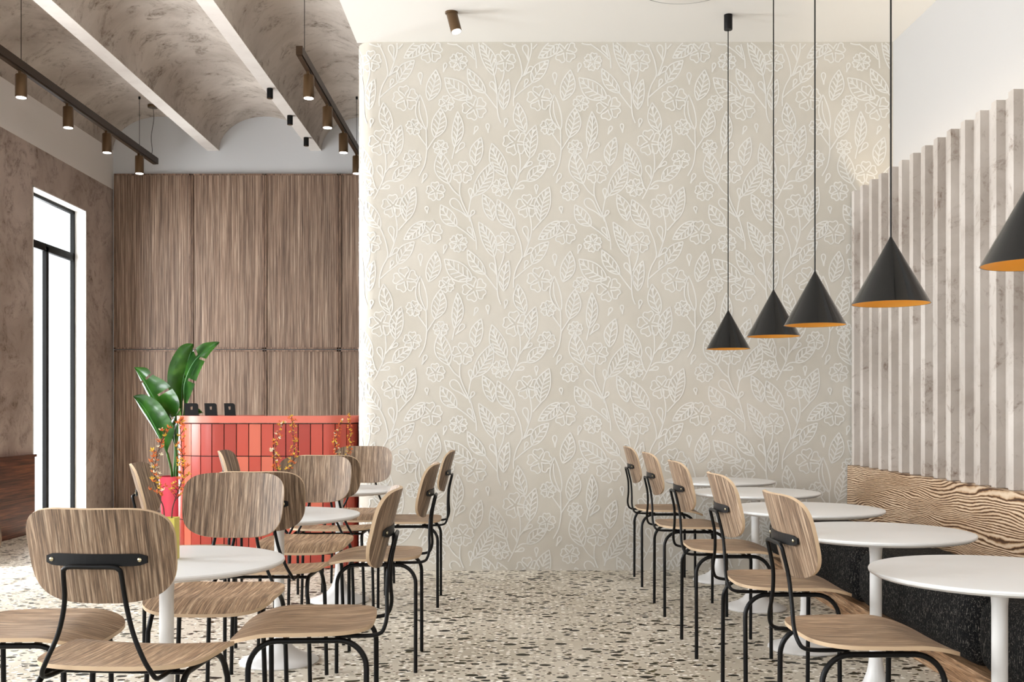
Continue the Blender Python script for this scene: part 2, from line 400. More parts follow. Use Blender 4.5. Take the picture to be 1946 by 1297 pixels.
# left wall with openings
T = .15
mb = MB(); ys = sorted(WIN_Y); cur = YF-.2
for (y0, y1, zb) in ys:
    mb.box(XL-T, XL, cur, y0, 0, 3.80, 0)
    if zb > .1: mb.box(XL-T, XL, y0, y1, 0, zb, 0)
    mb.box(XL-T, XL, y0, y1, 3.40, 3.80, 0); cur = y1
mb.box(XL-T, XL, cur, YB, 0, 3.80, 0)
mb.box(XL-T, XL, YF-.2, YB, 3.80, 4.75, 1)
struct(mb.build('wall_left', [M['wall_plaster'], M['band_white']]), 'brown mottled plaster wall with a white band on top')
for i, (y0, y1, zb) in enumerate(WIN_Y):
    root = struct(thing('window_%d' % (i+1), 'tall black-framed window in the plaster wall', 'window')); del root['category']
    root.location = (XL-.13, (y0+y1)/2, zb)
    L_ = (-root.location[0], -root.location[1], -root.location[2])
    xf = XL-.155
    mb = MB(); e = .012
    mb.box(xf+.04, XL+.004, y0, y0+e, zb, 3.40); mb.box(xf+.04, XL+.004, y1-e, y1, zb, 3.40); mb.box(xf+.04, XL+.004, y0, y1, 3.40-e, 3.40)
    if zb > .1: mb.box(xf+.04, XL+.03, y0, y1, zb, zb+e)
    mb.build('reveal_lining', M['white_paint'], root, L_)
    f = MB(); b_ = .045; zt = 2.89
    f.box(xf, xf+.04, y0, y0+b_, zb, 3.4); f.box(xf, xf+.04, y1-b_, y1, zb, 3.4); f.box(xf, xf+.04, y0, y1, 3.4-b_, 3.4); f.box(xf, xf+.04, y0, y1, zb, zb+b_)
    f.box(xf, xf+.04, y0, y1, zt-.05, zt+.03); ym = y0+.60
    f.box(xf, xf+.04, ym-.035, ym+.025, zb, zt)
    f.build('window_frame', M['window_black'], root, L_)
    MB().box(xf+.018, xf+.022, y0+.02, y1-.02, zb+.02, 3.38).build('pane', M['glass'], root, L_)
# front wall behind the camera with its shop-front opening
mb = MB(); mb.box(XL-.2, -4.2, YF-.2, YF, 0, 4.8); mb.box(2.4, XR+.2, YF-.2, YF, 0, 4.8); mb.box(-4.2, 2.4, YF-.2, YF, 3.65, 4.8); mb.box(-4.2, 2.4, YF-.2, YF, 0, .25)
struct(mb.build('wall_front', M['grey_white']), 'front wall behind the viewpoint')
root = struct(thing('window_6', 'wide shop-front window', 'window', (-.9, YF-.1, .25))); del root['category']
f = MB()
for x in (-4.2, -2.6, -.95, .7, 2.34): f.box(x+.9, x+.96, -.03, .03, 0, 3.4)
f.box(-3.3, 3.3, -.03, .03, 0, .06); f.box(-3.3, 3.3, -.03, .03, 3.34, 3.4)
f.build('window_frame', M['window_black'], root)
MB().box(-3.28, 3.28, -.003, .003, .02, 3.38).build('pane', M['glass'], root)
# wainscot
o = MB().box(XL, XL+.03, YF, 10.28, 0, .745).box(XL, XL+.045, YF, 10.29, .745, .77).build('trim_3', M['wainscot_wood'], loc=(0, 0, 0)); struct(o, 'reddish dark wood wainscot below the plaster wall')

# ------------------------------------------------------------------ patterned wall
RC = .13
def wall_pt(x, z, d=0.0):
    """point on the patterned wall; x left of the corner start runs round the curved corner"""
    xs = XE+RC
    if x >= xs: return (x, YW-d, z)
    a = (xs-x)/RC
    if a > PI/2: 
        return (XE-d, YW+RC+(xs-x-RC*PI/2), z)
    return (xs-(RC+d)*math.sin(a), YW+RC-(RC+d)*math.cos(a), z)
mb = MB()
xs_ = [XE+RC-RC*PI/2*k/10 for k in range(10, -1, -1)]+[XR]
row = [wall_pt(x, 0) for x in xs_]; row = [(XE, YB+.0, 0)]+row
vs = [(p[0], p[1], z) for p in row for z in (0, ZC)]
mb.add(vs, [(2*i, 2*i+2, 2*i+3, 2*i+1) for i in range(len(row)-1)], 0, True)
mb.box(XE+.0, XR, YW+.3, YB+.1, 0, 4.80, 0)
mb.box(XE+RC, XR+.1, YW+.01, YW+.3, 0, ZC, 0)
# line drawing: leaves, buds, drops, flowers and stems of one repeat, in pattern units
US = 0.13881*7.87/2000
U0x = (900-965)*7.87/2000; U0z = 1.2+(780-400)*7.87/2000
PX, PZ = 1839.0, 2485.0
strokes = []
def bez(pts, n=5): return [(p.x, p.y) for p in smooth_path([(a, b, 0) for a, b in pts], n)]
def leaf(tip, base, hw, veins=5, bend=.12):
    tx, ty = tip; bx, by = base; dx, dy = tx-bx, ty-by; Ln = math.hypot(dx, dy); ux, uy = dx/Ln, dy/Ln; nx, ny = -uy, ux
    def P(t, s):   # t along, s across
        c = bend*Ln*math.sin(PI*t)*.5
        return (bx+ux*Ln*t+nx*(s+c), by+uy*Ln*t+ny*(s+c))
    prof = [(0, 0), (.10, .45), (.25, .83), (.42, 1), (.60, .93), (.78, .62), (.91, .27), (1, 0)]
    for sg in (1, -1): strokes.append(bez([P(t, sg*hw*w_) for t, w_ in prof], 3))
    if veins:
        strokes.append([P(t/8, 0) for t in range(0, 8)])
        for k in range(veins):
            t = .12+.62*k/(veins-1)
            wv = lambda q: max(0, 1-((q-.46)/.56)**2)**.8
            for sg in (1, -1):
                t2 = min(t+.17, .93); strokes.append([P(t, 0), P((t+t2)/2+.01, sg*hw*wv(t2)*.42), P(t2, sg*hw*wv(t2)*.80)])
    else:
        strokes.append([P(t/6, -.25*hw*math.sin(PI*t/6)) for t in range(0, 6)])
def bud(top, base, wd=None):
    tx, ty = top; bx, by = base; dx, dy = tx-bx, ty-by; Ln = math.hypot(dx, dy); ux, uy = dx/Ln, dy/Ln; nx, ny = -uy, ux
    wd = wd or max(22, Ln*.17)
    P = lambda t, s: (bx+ux*Ln*t+nx*s*wd, by+uy*Ln*t+ny*s*wd)
    strokes.append(bez([P(0, 0), P(.35, .35), P(.7, 1), P(.92, .8), P(1, 0), P(.92, -.8), P(.7, -1), P(.35, -.3), P(0, 0)], 3))
def flower(c, r, n=5, rot=-90):
    cx, cy = c
    for k in range(n):
        a0 = math.radians(rot+360*k/n); h = PI/n
        P = lambda a, q: (cx+r*q*math.cos(a0+a*h), cy+r*q*math.sin(a0+a*h))
        strokes.append(bez([P(.1, .16), P(-.55, .45), P(-.86, .80), P(-.45, .99), P(0, .88), P(.45, .99), P(.86, .80), P(.55, .45), P(-.1, .16)], 3))
def stem(*pts): strokes.append(bez(list(pts), 4))
for a in [((70, 160), (285, 640), 90, 6), ((330, -150), (560, 245), 105, 5), ((125, -220), (265, 140), 80, 4), ((-84, 544), (161, 878), 78, 4),
          ((885, 400), (1170, 150), 85, 5), ((1030, 430), (800, 735), 85, 4), ((1325, 560), (1225, 980), 95, 5), ((1440, 670), (1820, 950), 120, 5),
          ((480, 690), (410, 1105), 75, 4), ((605, 1010), (705, 1415), 85, 4), ((1105, 900), (1190, 1380), 72, 0), ((1390, 1080), (1310, 1490), 98, 5),
          ((1620, 1130), (1580, 1620), 75, 5), ((105, 1485), (20, 1875), 85, 4), ((850, 1320), (770, 1770), 92, 5), ((250, 1565), (450, 2020), 100, 6),
          ((260, 1825), (10, 2285), 105, 6), ((1005, 1880), (735, 2085), 80, 4), ((1380, 1665), (1500, 2120), 108, 5), ((1035, 2166), (911, 2633), 105, 6),
          ((1388, 2410), (1605, 2700), 90, 4)]: leaf(*a, bend=random.choice((-.12, .1)))
for a in [((1250, 305), 165, 5, -95), ((430, 440), 148, 5, -90), ((905, 950), 175, 5, -100), ((1630, 450), 125, 6, -80), ((1470, 1020), 110, 5, -100),
          ((1850, 1080), 172, 5, -110), ((575, 1555), 178, 5, -100), ((1020, 1345), 110, 5, -80), ((1000, 1785), 125, 5, -90), ((370, 2175), 125, 6, -75),
          ((1390, 1625), 105, 5, -90), ((1690, 1965), 155, 5, -88), ((1320, 2225), 132, 5, -95), ((740, 2425), 162, 5, -95)]: flower(*a)
for a in [((700, 220), (750, 440)), ((805, 520), (690, 640)), ((735, 690), (690, 800)), ((1110, 600), (1115, 765)), ((1460, 470), (1425, 595)),
          ((235, 725), (320, 890)), ((450, 1230), (425, 1350)), ((190, 1300), (200, 1425)), ((50, 1335), (0, 1445)), ((800, 1825), (690, 1905)),
          ((540, 1875), (600, 2075)), ((690, 2155), (560, 2195)), ((1190, 1985), (1130, 2115)), ((860, 2135), (860, 2265)), ((1710, 1565), (1590, 1705)),
          ((1530, 2335), (1760, 2580)), ((1795, 2185), (1800, 2340)), ((1845, 2490), (1780, 2590)), ((1766, 2720), (1845, 2865)), ((1195, 2435), (1205, 2530))]: bud(*a)
for a in [((560, 245), (620, 380), (655, 520), (660, 640), (590, 780), (550, 930), (548, 1060)), ((740, -60), (785, 150), (790, 300), (755, 440), (690, 620), (660, 650)),
          ((930, 140), (810, 275)), ((800, 740), (680, 830), (555, 940)), ((285, 640), (318, 850), (325, 1080), (340, 1200), (375, 1290)), ((420, 575), (400, 680), (340, 830)),
          ((161, 880), (250, 1000), (320, 1090)), ((1605, 215), (1740, 310), (1860, 420)), ((1780, 60), (1835, 260), (1870, 400), (1880, 540)),
          ((1655, 2110), (1655, 2290), (1755, 2533), (1795, 2640)), ((1500, 2120), (1570, 2220), (1650, 2290)), ((1849, 2285), (1800, 2340), (1765, 2540)),
          ((1190, 1375), (1195, 1600), (1195, 1700), (1165, 1870), (1090, 2015)), ((1070, 1430), (1190, 1600)), ((1310, 1490), (1200, 1660)), ((1580, 1620), (1545, 1780)),
          ((600, 1600), (630, 1700), (640, 1870), (620, 1990), (590, 2090), (520, 2240), (470, 2330)), ((770, 1770), (690, 1890), (630, 1970)), ((450, 2020), (490, 2160), (530, 2220)),
          ((735, 2080), (650, 2090), (590, 2140))]: stem(*a)
vs, fs = [], []
HW = .0046
xmin = XE+RC-RC*PI/2
for ti in range(-1, 4):
    for tj in range(-2, 3):
        for si, st in enumerate(strokes):
            dd = .0006+(si*37 % 61)*.00004
            P = [(U0x+(x+ti*PX)*US, U0z-(y+tj*PZ)*US) for x, y in st]
            if max(p[0] for p in P) < xmin or min(p[0] for p in P) > XR or max(p[1] for p in P) < 0 or min(p[1] for p in P) > ZC: continue
            o = None
            for i in range(len(P)):
                a = P[max(i-1, 0)]; b_ = P[min(i+1, len(P)-1)]
                dx, dz = b_[0]-a[0], b_[1]-a[1]; l = math.hypot(dx, dz) or 1; nx, nz = -dz/l*HW, dx/l*HW
                x, z = P[i]
                ok = xmin+.01 < x < XR-.01 and .006 < z < ZC-.006
                if not ok: o = None; continue
                cl = lambda q: min(max(q, .001), ZC-.001)
                vs += [wall_pt(max(x+nx, xmin), cl(z+nz), dd+i*.00001), wall_pt(max(x-nx, xmin), cl(z-nz), dd+i*.00001)]
                n = len(vs)
                if o is not None: fs.append((n-4, n-3, n-1, n-2))
                o = n
mb.add(vs, fs, 1, False)
struct(mb.build('wall_back', [M['paper'], M['paper_line']]), 'wall papered in beige with white outlined leaves and flowers')

# ------------------------------------------------------------------ timber panelling on the far wall
root = thing('wood_panelling', 'tall grained brown timber panelling covering the far wall behind the red counter', 'wall panelling', (-3, YB, 0))
Lr = (3, -YB, 0)
xs = [-4.63, -3.72, -2.858, -1.984, -1.135]; zs = [(.0, 1.913), (1.913, 3.985)]
for i in range(4):
    for (z0, z1) in zs:
        x0, x1 = xs[i], xs[i+1]; 
        MB().box(x0+.004, x1-.004, YB-.03, YB, z0+.004, z1-.004).build('panel', M['panel_wood'], root, Lr)
        f = MB(); fw = .018; q = .042
        for (a, b_, c, d) in ((x0+.003, x0+.006+fw, z0+.006, z1-.006), (x1-.006-fw, x1-.003, z0+.006, z1-.006), (x0+.006, x1-.006, z0+.006, z0+.006+fw), (x0+.006, x1-.006, z1-.006-fw, z1-.006)):
            f.box(a, b_, YB-q, YB-.012, c, d)
        f.build('panel_frame', M['rail_wood'], root, Lr)

# ------------------------------------------------------------------ ribbed concrete panel on the right wall
mb = MB(); xf, xb = 2.565, 2.613; pitch, fw = .189, .056
y = YW-.02; pts = []
while y > -1.0:
    pts += [(xf, y), (xf, y-fw), (xb, y-fw), (xb, y-pitch)]; y -= pitch
z0, z1 = .792, 2.83; th = .05
vs = []
for (px_, py_) in pts: vs += [(px_, py_, z0), (px_, py_, z1)]
n = len(pts)
for (px_, py_) in pts: vs += [(xb+th, py_, z0), (xb+th, py_, z1)]
fs = []
for i in range(n-1):
    fs.append((2*i, 2*i+2, 2*i+3, 2*i+1))
    fs.append((2*i+1, 2*i+3, 2*n+2*i+3, 2*n+2*i+1))
    fs.append((2*n+2*i, 2*n+2*i+2, 2*n+2*i+3, 2*n+2*i+1)) 
    fs.append((2*i, 2*i+2, 2*n+2*i+2, 2*n+2*i))
fs.append((0, 1, 2*n+1, 2*n)); fs.append((2*n-2, 2*n-1, 4*n-1, 4*n-2))
mb.add(vs, fs, 0, False)
mb.box(xb+th, XR, -1.0, YW-.01, 2.60, 2.64)
ribs = mb.build('ribbed_wall_panel', M['slat_concrete'])
tag(ribs, 'tall ribbed pale concrete panel with vertical fins above the bench on the right', 'wall panel')
o = MB().box(2.74, 2.78, -.95, YW-.06, 2.642, 2.655).build('light_strip', M['led']); tag(o, 'warm light strip hidden behind the top of the ribbed panel', 'light')
area('cove_light', (2.775, 3.45, 2.68), (.06, 8.6), (-.0, 0, 1), 14, (1.0, .84, .62))

# ------------------------------------------------------------------ banquette
mb = MB(); y0, y1 = -1.0, YW-.015
vs = [(2.53, y, .30) for y in (y0, y1)]+[(2.535, y, .79) for y in (y0, y1)]+[(2.64, y, .79) for y in (y0, y1)]+[(2.64, y, .30) for y in (y0, y1)]
mb.add(vs, [(0, 1, 3, 2), (2, 3, 5, 4), (4, 5, 7, 6), (6, 7, 1, 0), (0, 2, 4, 6), (1, 7, 5, 3)])
tag(mb.build('bench_backboard', M['board_wood']), 'sloping wooden bench backboard with bold dark grain below the ribbed panel', 'backboard')
tag(MB().box(1.96, 2.43, y0, y1, 0, .105).build('bench_plinth', M['plinth_wood']), 'low brown wooden plinth under the charcoal bench cushions', 'bench')
seams = [YW-.02, 7.35, 5.87, 4.39, 2.91, 1.43]
labs = ['short charcoal fabric bench cushion in the corner at the patterned wall', 'charcoal fabric bench cushion behind the second and third right tables from the patterned wall',
        'charcoal fabric bench cushion behind the right row second nearest white table', 'nearest visible charcoal fabric bench cushion behind the closest right table',
        'charcoal fabric bench cushion at the right frame edge']
for i in range(5):
    b1, b0 = seams[i]-.004, seams[i+1]+.004
    o = MB().box(1.93, 2.44, b0, b1,   .106, .445, 0, min(.11, (b1-b0)*.3)).build('bench_cushion', M['fabric'])
    tag(o, labs[i], 'cushion', 'bench cushions on the banquette')

# ------------------------------------------------------------------ chairs
def sgnpow(c, p): return math.copysign(abs(c)**p, c)
def make_chair():
    root = thing('dining_chair', '', 'chair')
    def seat_fn(rho, a):
        e = 2/4.6; x = .237*rho*sgnpow(math.cos(a), e); y = .222*rho*sgnpow(math.sin(a), e)
        if y < 0: x *= 1-.09*(y/-.222)**2
        z = .516+.010*(x/.23)**2
        if y > .07: z -= .036*((y-.07)/.152)**1.7
        if y < -.12: z += .006*((-.12-y)/.1)**2
        z -= .004*math.cos(y*7)
        return Vector((x, y, z))
    MB().shell(seat_fn, Vector((0, 0, -.012)), 10, 64, 0, 1).build('seat', [M['seat_wood'], M['edge_wood']], root)
    def by(x, z): return -.302+(.95-z)*.27+.050*(abs(x)/.2)**2
    def back_fn(rho, a):
        e = 2/3.5; x = .199*rho*sgnpow(math.cos(a), e); t = rho*sgnpow(math.sin(a), e); z = .830+.130*t
        x *= 1+.035*t; z += (.012*((x/.2)**2-1)*t*t if t > 0 else .004*t*(1-(x/.2)**2))
        return Vector((x, by(x, z), z))
    MB().shell(back_fn, Vector((0, -.011, -.003)), 10, 64, 0, 1).build('backrest', [M['back_wood'], M['edge_wood']], root)
    # bracket
    mb = MB(); pts = []; zc = .812; nb = 16; hb = .016
    for i in range(nb+1):
        x = -.135+.27*i/nb; yb = by(x, zc)-.0125; e = min(1, (nb/2-abs(i-nb/2))/1.2); h = hb*(.55+.45*e)
        pts.append([(x, yb, zc-h), (x, yb, zc+h), (x, yb-.007, zc+h), (x, yb-.007, zc-h)])
    vs = [q for p in pts for q in p]; fs = []
    for i in range(nb):
        for k in range(4): fs.append((4*i+k, 4*i+(k+1) % 4, 4*i+4+(k+1) % 4, 4*i+4+k))
    fs += [(0, 1, 2, 3), (4*nb+3, 4*nb+2, 4*nb+1, 4*nb)]
    br = mb.add(vs, fs).build('bracket', M['black_metal'], root)
    for sx in (-1, 1):
        x = sx*.118; yb = by(x, zc)-.019
        rot = Matrix.Rotation(PI/2, 4, 'X')
        MB().lathe([(.0055, 0), (.0055, .003), (.003, .0045)], (x, yb, zc), 12, mat=rot).build('bolt', M['screw'], br)
    # U-shaped back support
    half = [(.0, -.279, .796), (.055, -.279, .796), (.072, -.278, .790), (.077, -.274, .775), (.082, -.258, .70), (.100, -.254, .62), (.128, -.256, .555), (.147, -.248, .517), (.152, -.232, .500), (.150, -.19, .494), (.148, -.10, .494)]
    full = [(-x, y-.012, z) for x, y, z in reversed(half[1:])]+[(x, y-.012, z) for x, y, z in half]
    MB().tube(smooth_path(full, 4), .0065, 10).build('back_support', M['black_metal'], root)
    # four legs, each half of a bent side arch
    r = .085; zt = .490
    for sx in (-1, 1):
        x = sx*.205
        for yf, s in ((.150, 1), (-.210, -1)):
            cy = yf-s*r
            a = [(x+sx*.012, yf, 0), (x+sx*.008, yf, .2), (x+sx*.002, yf, zt-r)]
            for k in range(1, 9):
                t = PI/2*k/8; a.append((x-sx*.012*k/8, cy+s*r*math.cos(t), zt-r+r*math.sin(t)))
            a.append((x-sx*.012, -.0375, zt))
            MB().tube(a, .0088, 10).build('leg', M['black_metal'], root)
    for y in (.045, -.12):
        MB().tube([(-.193, y, .486), (.193, y, .486)], .007, 8).build('crossbar', M['black_metal'], root)
    return root
chair0 = make_chair()
L_lab = 'oak veneer chair with black tube legs '
chairs = [
 ('nearest on the left, its bracketed back towards the viewer', -1.052, 3.00, -4, 'L'),
 ('right of the nearest left table, turned side-on', -.655, 3.43, 93, 'L'),
 ('facing the viewer across the nearest left table', -1.085, 3.93, 180, 'L'),
 ('at the left frame edge, its seat reaching under the nearest left table', -1.49, 3.36, -88, 'L'),
 ('directly behind the one facing the nearest left table, back to back', -1.04, 4.62, -1, 'L'),
 ('right of the middle left table, turned side-on', -.635, 5.02, 91, 'L'),
 ('facing the viewer across the middle left table', -1.055, 5.52, 180, 'L'),
 ('left of the middle left table beside the red plant pot', -1.49, 5.07, -82, 'L'),
 ('between middle and farthest left tables, back turned to the viewer', -1.03, 6.20, -1, 'L'),
 ('right of the farthest left table against the patterned wall', -.64, 6.60, 91, 'L'),
 ('facing the viewer across the farthest left table', -1.005, 7.08, 180, 'L'),
 ('left of the farthest left table before the red counter', -1.50, 6.62, -86, 'L'),
 ('closest in the right row, at the closest right table', 1.11, 3.25, -88, 'R'),
 ('second closest in the right row', 1.12, 4.24, -90, 'R'),
 ('middle of the five in the right row', 1.12, 5.29, -90, 'R'),
 ('fourth from the viewer in the right row', 1.12, 6.32, -90, 'R'),
 ('farthest in the right row, beside the patterned wall', 1.12, 7.35, -90, 'R')]
for i, (lab, x, y, rz, side) in enumerate(chairs):
    c = chair0 if i == 0 else copy_tree(chair0)
    c.location = (x, y, 0); c.rotation_euler = (0, 0, math.radians(rz))
    c['label'] = 'oak veneer chair '+lab
    c['group'] = 'chairs at the left tables' if side == 'L' else 'chairs in a row along the right tables'

# ------------------------------------------------------------------ tables
def make_table():
    root = thing('round_table', '', 'table')
    MB().lathe([(.0, .680), (.33, .680), (.366, .686), (.380, .694), (.382, .700), (.380, .7045), (.374, .706), (0, .706)], n=96, caps=False).build('tabletop', M['white_top'], root)
    MB().lathe([(.026, .19), (.0245, .25), (.0235, .35), (.0235, .60), (.026, .635), (.033, .66), (.043, .681)], n=32).build('column', M['white_metal'], root)
    MB().lathe([(.183, 0), (.187, .006), (.183, .012), (.15, .024), (.11, .040), (.075, .062), (.050, .092), (.036, .13), (.029, .165), (.026, .192)], n=64).build('base', M['white_metal'], root)
    return root
t0 = make_table()
tabs = [('nearest white round pedestal table on the left, holding the yellow vase', -1.125, 3.47, 'L'), ('middle white round pedestal table on the left between back-to-back chairs', -1.09, 5.02, 'L'), ('farthest white round pedestal table on the left near the red counter', -1.06, 6.62, 'L'),
        ('closest white round pedestal table on the right, cut by the frame', 1.505, 3.22, 'R'), ('second closest white round pedestal table in the right row', 1.50, 4.29, 'R'), ('middle white round pedestal table of the five on the right', 1.50, 5.30, 'R'),
        ('fourth white round pedestal table on the right', 1.50, 6.38, 'R'), ('farthest white round pedestal table on the right at the patterned wall', 1.49, 7.40, 'R')]
for i, (lab, x, y, s) in enumerate(tabs):
    t = t0 if i == 0 else copy_tree(t0); t.location = (x, y, 0); t['label'] = lab
    t['group'] = 'white round tables on the left' if s == 'L' else 'white round tables along the bench'

# ------------------------------------------------------------------ vases with flowering twigs
blossoms = {}
def blossom_mesh(kind):
    if kind in blossoms: return blossoms[kind]
    mb = MB(); rnd = random.Random(hash(kind) % 99)
    for k in range(4):
        a = 2*PI*k/4+.4; d = Vector((math.cos(a), math.sin(a), .55)).normalized(); s_ = Vector((-math.sin(a), math.cos(a), 0))
        L0 = .0125; wd = .0034
        vs = [Vector((0, 0, 0)), d*L0*.5+s_*wd, d*L0+Vector((0, 0, .003)), d*L0*.5-s_*wd]
        vs2 = [q+Vector((0, 0, .0012)) for q in vs]
        mb.add(vs+vs2, [(0, 1, 2, 3), (4, 7, 6, 5), (0, 4, 5, 1), (1, 5, 6, 2), (2, 6, 7, 3), (3, 7, 4, 0)])
    o = mb.build('blossom', M['blossom_'+kind]); me = o.data; bpy.data.objects.remove(o); blossoms[kind] = me
    return me
def make_twig(base, pts, lab, cols, seed):
    rnd = random.Random(seed)
    root = thing('flowering_twig', lab, 'twig', base, 0, 'flowering twigs in the yellow vases')
    path = smooth_path(pts, 8); mb = MB().tube(path, [.0022*(1-.6*i/len(path)) for i in range(len(path))], 6)
    spots = []
    n = len(path); 
    for i in range(int(n*.38), n, 1):
        for _ in range(2):
            p = path[i]; off = Vector((rnd.uniform(-.022, .022), rnd.uniform(-.022, .022), rnd.uniform(.0, .018)))*(1.25-.7*i/n)
            mb.tube([p-Vector((0, 0, .006)), p+off*.6, p+off], .0008, 4); spots.append(p+off)
    mb.build('stem', M['twig'], root)
    for p in spots:
        o = bpy.data.objects.new('blossom', blossom_mesh(rnd.choice(cols))); COL.objects.link(o); o.parent = root
        o.location = p; s_ = rnd.uniform(.55, 1.0); o.scale = (s_, s_, s_)
        o.rotation_euler = (rnd.uniform(-.9, .9), rnd.uniform(-.9, .9), rnd.uniform(0, 6.2))
for i, (x, y, lab, sp) in enumerate([(-1.124, 3.49, 'nearest left', 1.0), (-1.065, 5.02, 'middle left', 1.0), (-1.035, 6.62, 'farthest left', 1.0)]):
    v = thing('vase', 'square yellow vase on the %s white table' % lab, 'vase', (x, y, .706), 0, 'yellow vases on the left tables')
    a, h, t = .027, .138, .004
    mb = MB(); mb.box(-a, a, -a, a, 0, t)
    for (x0, x1, y0, y1) in ((-a, -a+t, -a, a), (a-t, a, -a, a), (-a+t, a-t, -a, -a+t), (-a+t, a-t, a-t, a)): mb.box(x0, x1, y0, y1, t, h)
    mb.build('vase_body', M['vase_yellow'], v)
    make_twig((x, y, .712), [(-.012, 0, 0), (-.016, 0, .15), (-.030, -.004, .20), (-.046, -.01, .27), (-.032, -.012, .35), (-.008, -.01, .425)],
              'left one of two flowering twigs in the vase on the %s table' % lab, ['orange', 'white', 'yellow', 'orange'], 10+i)
    make_twig((x, y, .712), [(.010, 0, 0), (.010, 0, .14), (.022, .004, .20), (.044, .008, .27), (.040, .008, .36), (.034, .004, .455)],
              'right one of two flowering twigs in the vase on the %s table' % lab, ['orange', 'yellow', 'orange', 'yellow'], 20+i)

# ------------------------------------------------------------------ red tiled counter
root = thing('tiled_counter', 'red tiled service counter with rounded corners and a salmon slab top', 'counter', (-1.9, 8.4, 0))
L_ = (1.9, -8.4, 0)
YC = 7.97
def outline(off=0.0, step=.004):
    """front outline of the counter from back left round to the right end"""
    p = []; xl, xr, rl, rr = -2.60, -1.165, .40, .22
    y = 9.3
    while y > YC+rl: p.append((xl-off, y)); y -= .02
    for k in range(61):
        a = PI+PI/2*k/60; p.append((xl+rl+(rl+off)*math.cos(a), YC+rl+(rl+off)*math.sin(a)))
    x = xl+rl
    while x < xr-rr: p.append((x, YC-off)); x += .02
    for k in range(41):
        a = -PI/2+PI/2*k/40; p.append((xr-rr+(rr+off)*math.cos(a), YC+rr+(rr+off)*math.sin(a)))
    y = YC+rr
    while y < 9.3: p.append((xr+off, y)); y += .02
    return p
def ribbon_solid(mb, outer, inner, z0, z1, mi):
    n = len(outer); vs = [(x, y, z) for (x, y) in outer for z in (z0, z1)]+[(x, y, z) for (x, y) in inner for z in (z0, z1)]
    fs = []
    for i in range(n-1):
        fs += [(2*i, 2*i+2, 2*i+3, 2*i+1), (2*n+2*i+1, 2*n+2*i+3, 2*n+2*i+2, 2*n+2*i), (2*i+1, 2*i+3, 2*n+2*i+3, 2*n+2*i+1), (2*i, 2*n+2*i, 2*n+2*i+2, 2*i+2)]
    fs += [(0, 1, 2*n+1, 2*n), (2*n-2, 4*n-2, 4*n-1, 2*n-1)]
    mb.add(vs, fs, mi, False)
core = MB(); ribbon_solid(core, outline(-.008), outline(-.05), 0, 1.10, 0)
core.build('counter_core', M['grout'], root, L_)
import bisect
po = outline(0); pi_ = outline(-.010)
cum = [0]
for i in range(len(po)-1): cum.append(cum[-1]+math.hypot(po[i+1][0]-po[i][0], po[i+1][1]-po[i][1]))
def at_len(P, s):
    i = min(max(bisect.bisect(cum, s)-1, 0), len(cum)-2); t = (s-cum[i])/(cum[i+1]-cum[i]+1e-9)
    return (P[i][0]+(P[i+1][0]-P[i][0])*t, P[i][1]+(P[i+1][1]-P[i][1])*t)
tw, thh, gap = .0935, .2475, .0035
mb = MB(); rnd = random.Random(5); s0 = .02
zrows = [1.098-thh*(k+1) for k in range(4)]+[0.0]
while s0+tw < cum[-1]:
    for k, zb in enumerate(zrows):
        zt_ = 1.098-thh*k-gap; zb2 = zb+gap
        if zt_-zb2 < .03: continue
        O = [at_len(po, s0+gap+(tw-2*gap)*q/4) for q in range(5)]; I = [at_len(pi_, s0+gap+(tw-2*gap)*q/4) for q in range(5)]
        ribbon_solid(mb, O, I, zb2, zt_, rnd.choice((0, 0, 1, 1, 2, 3)))
    s0 += tw
mb.build('tile_cladding', [M['tile0'], M['tile1'], M['tile2'], M['tile3']], root, L_)
mb = MB(); O = outline(.012); I = [(min(max(x, -2.15), -1.50), max(min(y, 9.3), 8.45)) if True else None for (x, y) in O]
I = [(x+(0 if False else 0), y) for x, y in I]
ribbon_solid(mb, O, I, 1.103, 1.156, 0)
mb.build('countertop', M['top_red'], root, L_)

for i, (px_, wd, lab) in enumerate([(364, .108, 'leftmost small black stand board with a square hole on the red counter'), (401, .094, 'middle small black stand board with a square hole on the red counter'), (437, .084, 'rightmost small black stand board with a square hole on the red counter')]):
    Y = 8.28; X = (px_-965)*Y/2000
    mb = MB(); h = .098; hh = .013; a = wd/2; r = .018; t = .010; ln = .25; sh = .12
    sec = [(-a, 0), (a, 0)]+[(a-r+r*math.cos(q), h-r+r*math.sin(q)) for q in [PI/2*k/5 for k in range(6)]]+[(-a+r*math.cos(q), h-r+r*math.sin(q)) for q in [PI/2+PI/2*k/5 for k in range(6)]]
    sec = [(x if x > -a+.0 else -a, z) for x, z in sec]
    sec = [(max(x, -a), z) for x, z in sec]
    n = len(sec); hc = (0, .060); hole = []
    for (x, z) in sec:
        ang = math.atan2(z-hc[1], x-hc[0]); m_ = max(abs(math.cos(ang)), abs(math.sin(ang))); hole.append((hc[0]+.010*math.cos(ang)/m_, hc[1]+hh*math.sin(ang)/m_))
    fr = lambda x, z, d: (x-sh*z+d*0, z*ln+d, z)
    vs = [fr(x, z, 0) for x, z in sec]+[fr(x, z, 0) for x, z in hole]+[fr(x, z, t) for x, z in sec]+[fr(x, z, t) for x, z in hole]
    fs = []
    for k in range(n):
        j = (k+1) % n
        fs += [(k, j, n+j, n+k), (2*n+k, 3*n+k, 3*n+j, 2*n+j), (k, 2*n+k, 2*n+j, j), (n+k, n+j, 3*n+j, 3*n+k)]
    mb.add(vs, fs)
    mb.box(-a, a, 0, .03, 0, .006)
    o = mb.build('stand_board', M['black_metal'], loc=(X, Y, 1.1565)); tag(o, lab, 'stand', 'black stand boards on the counter')

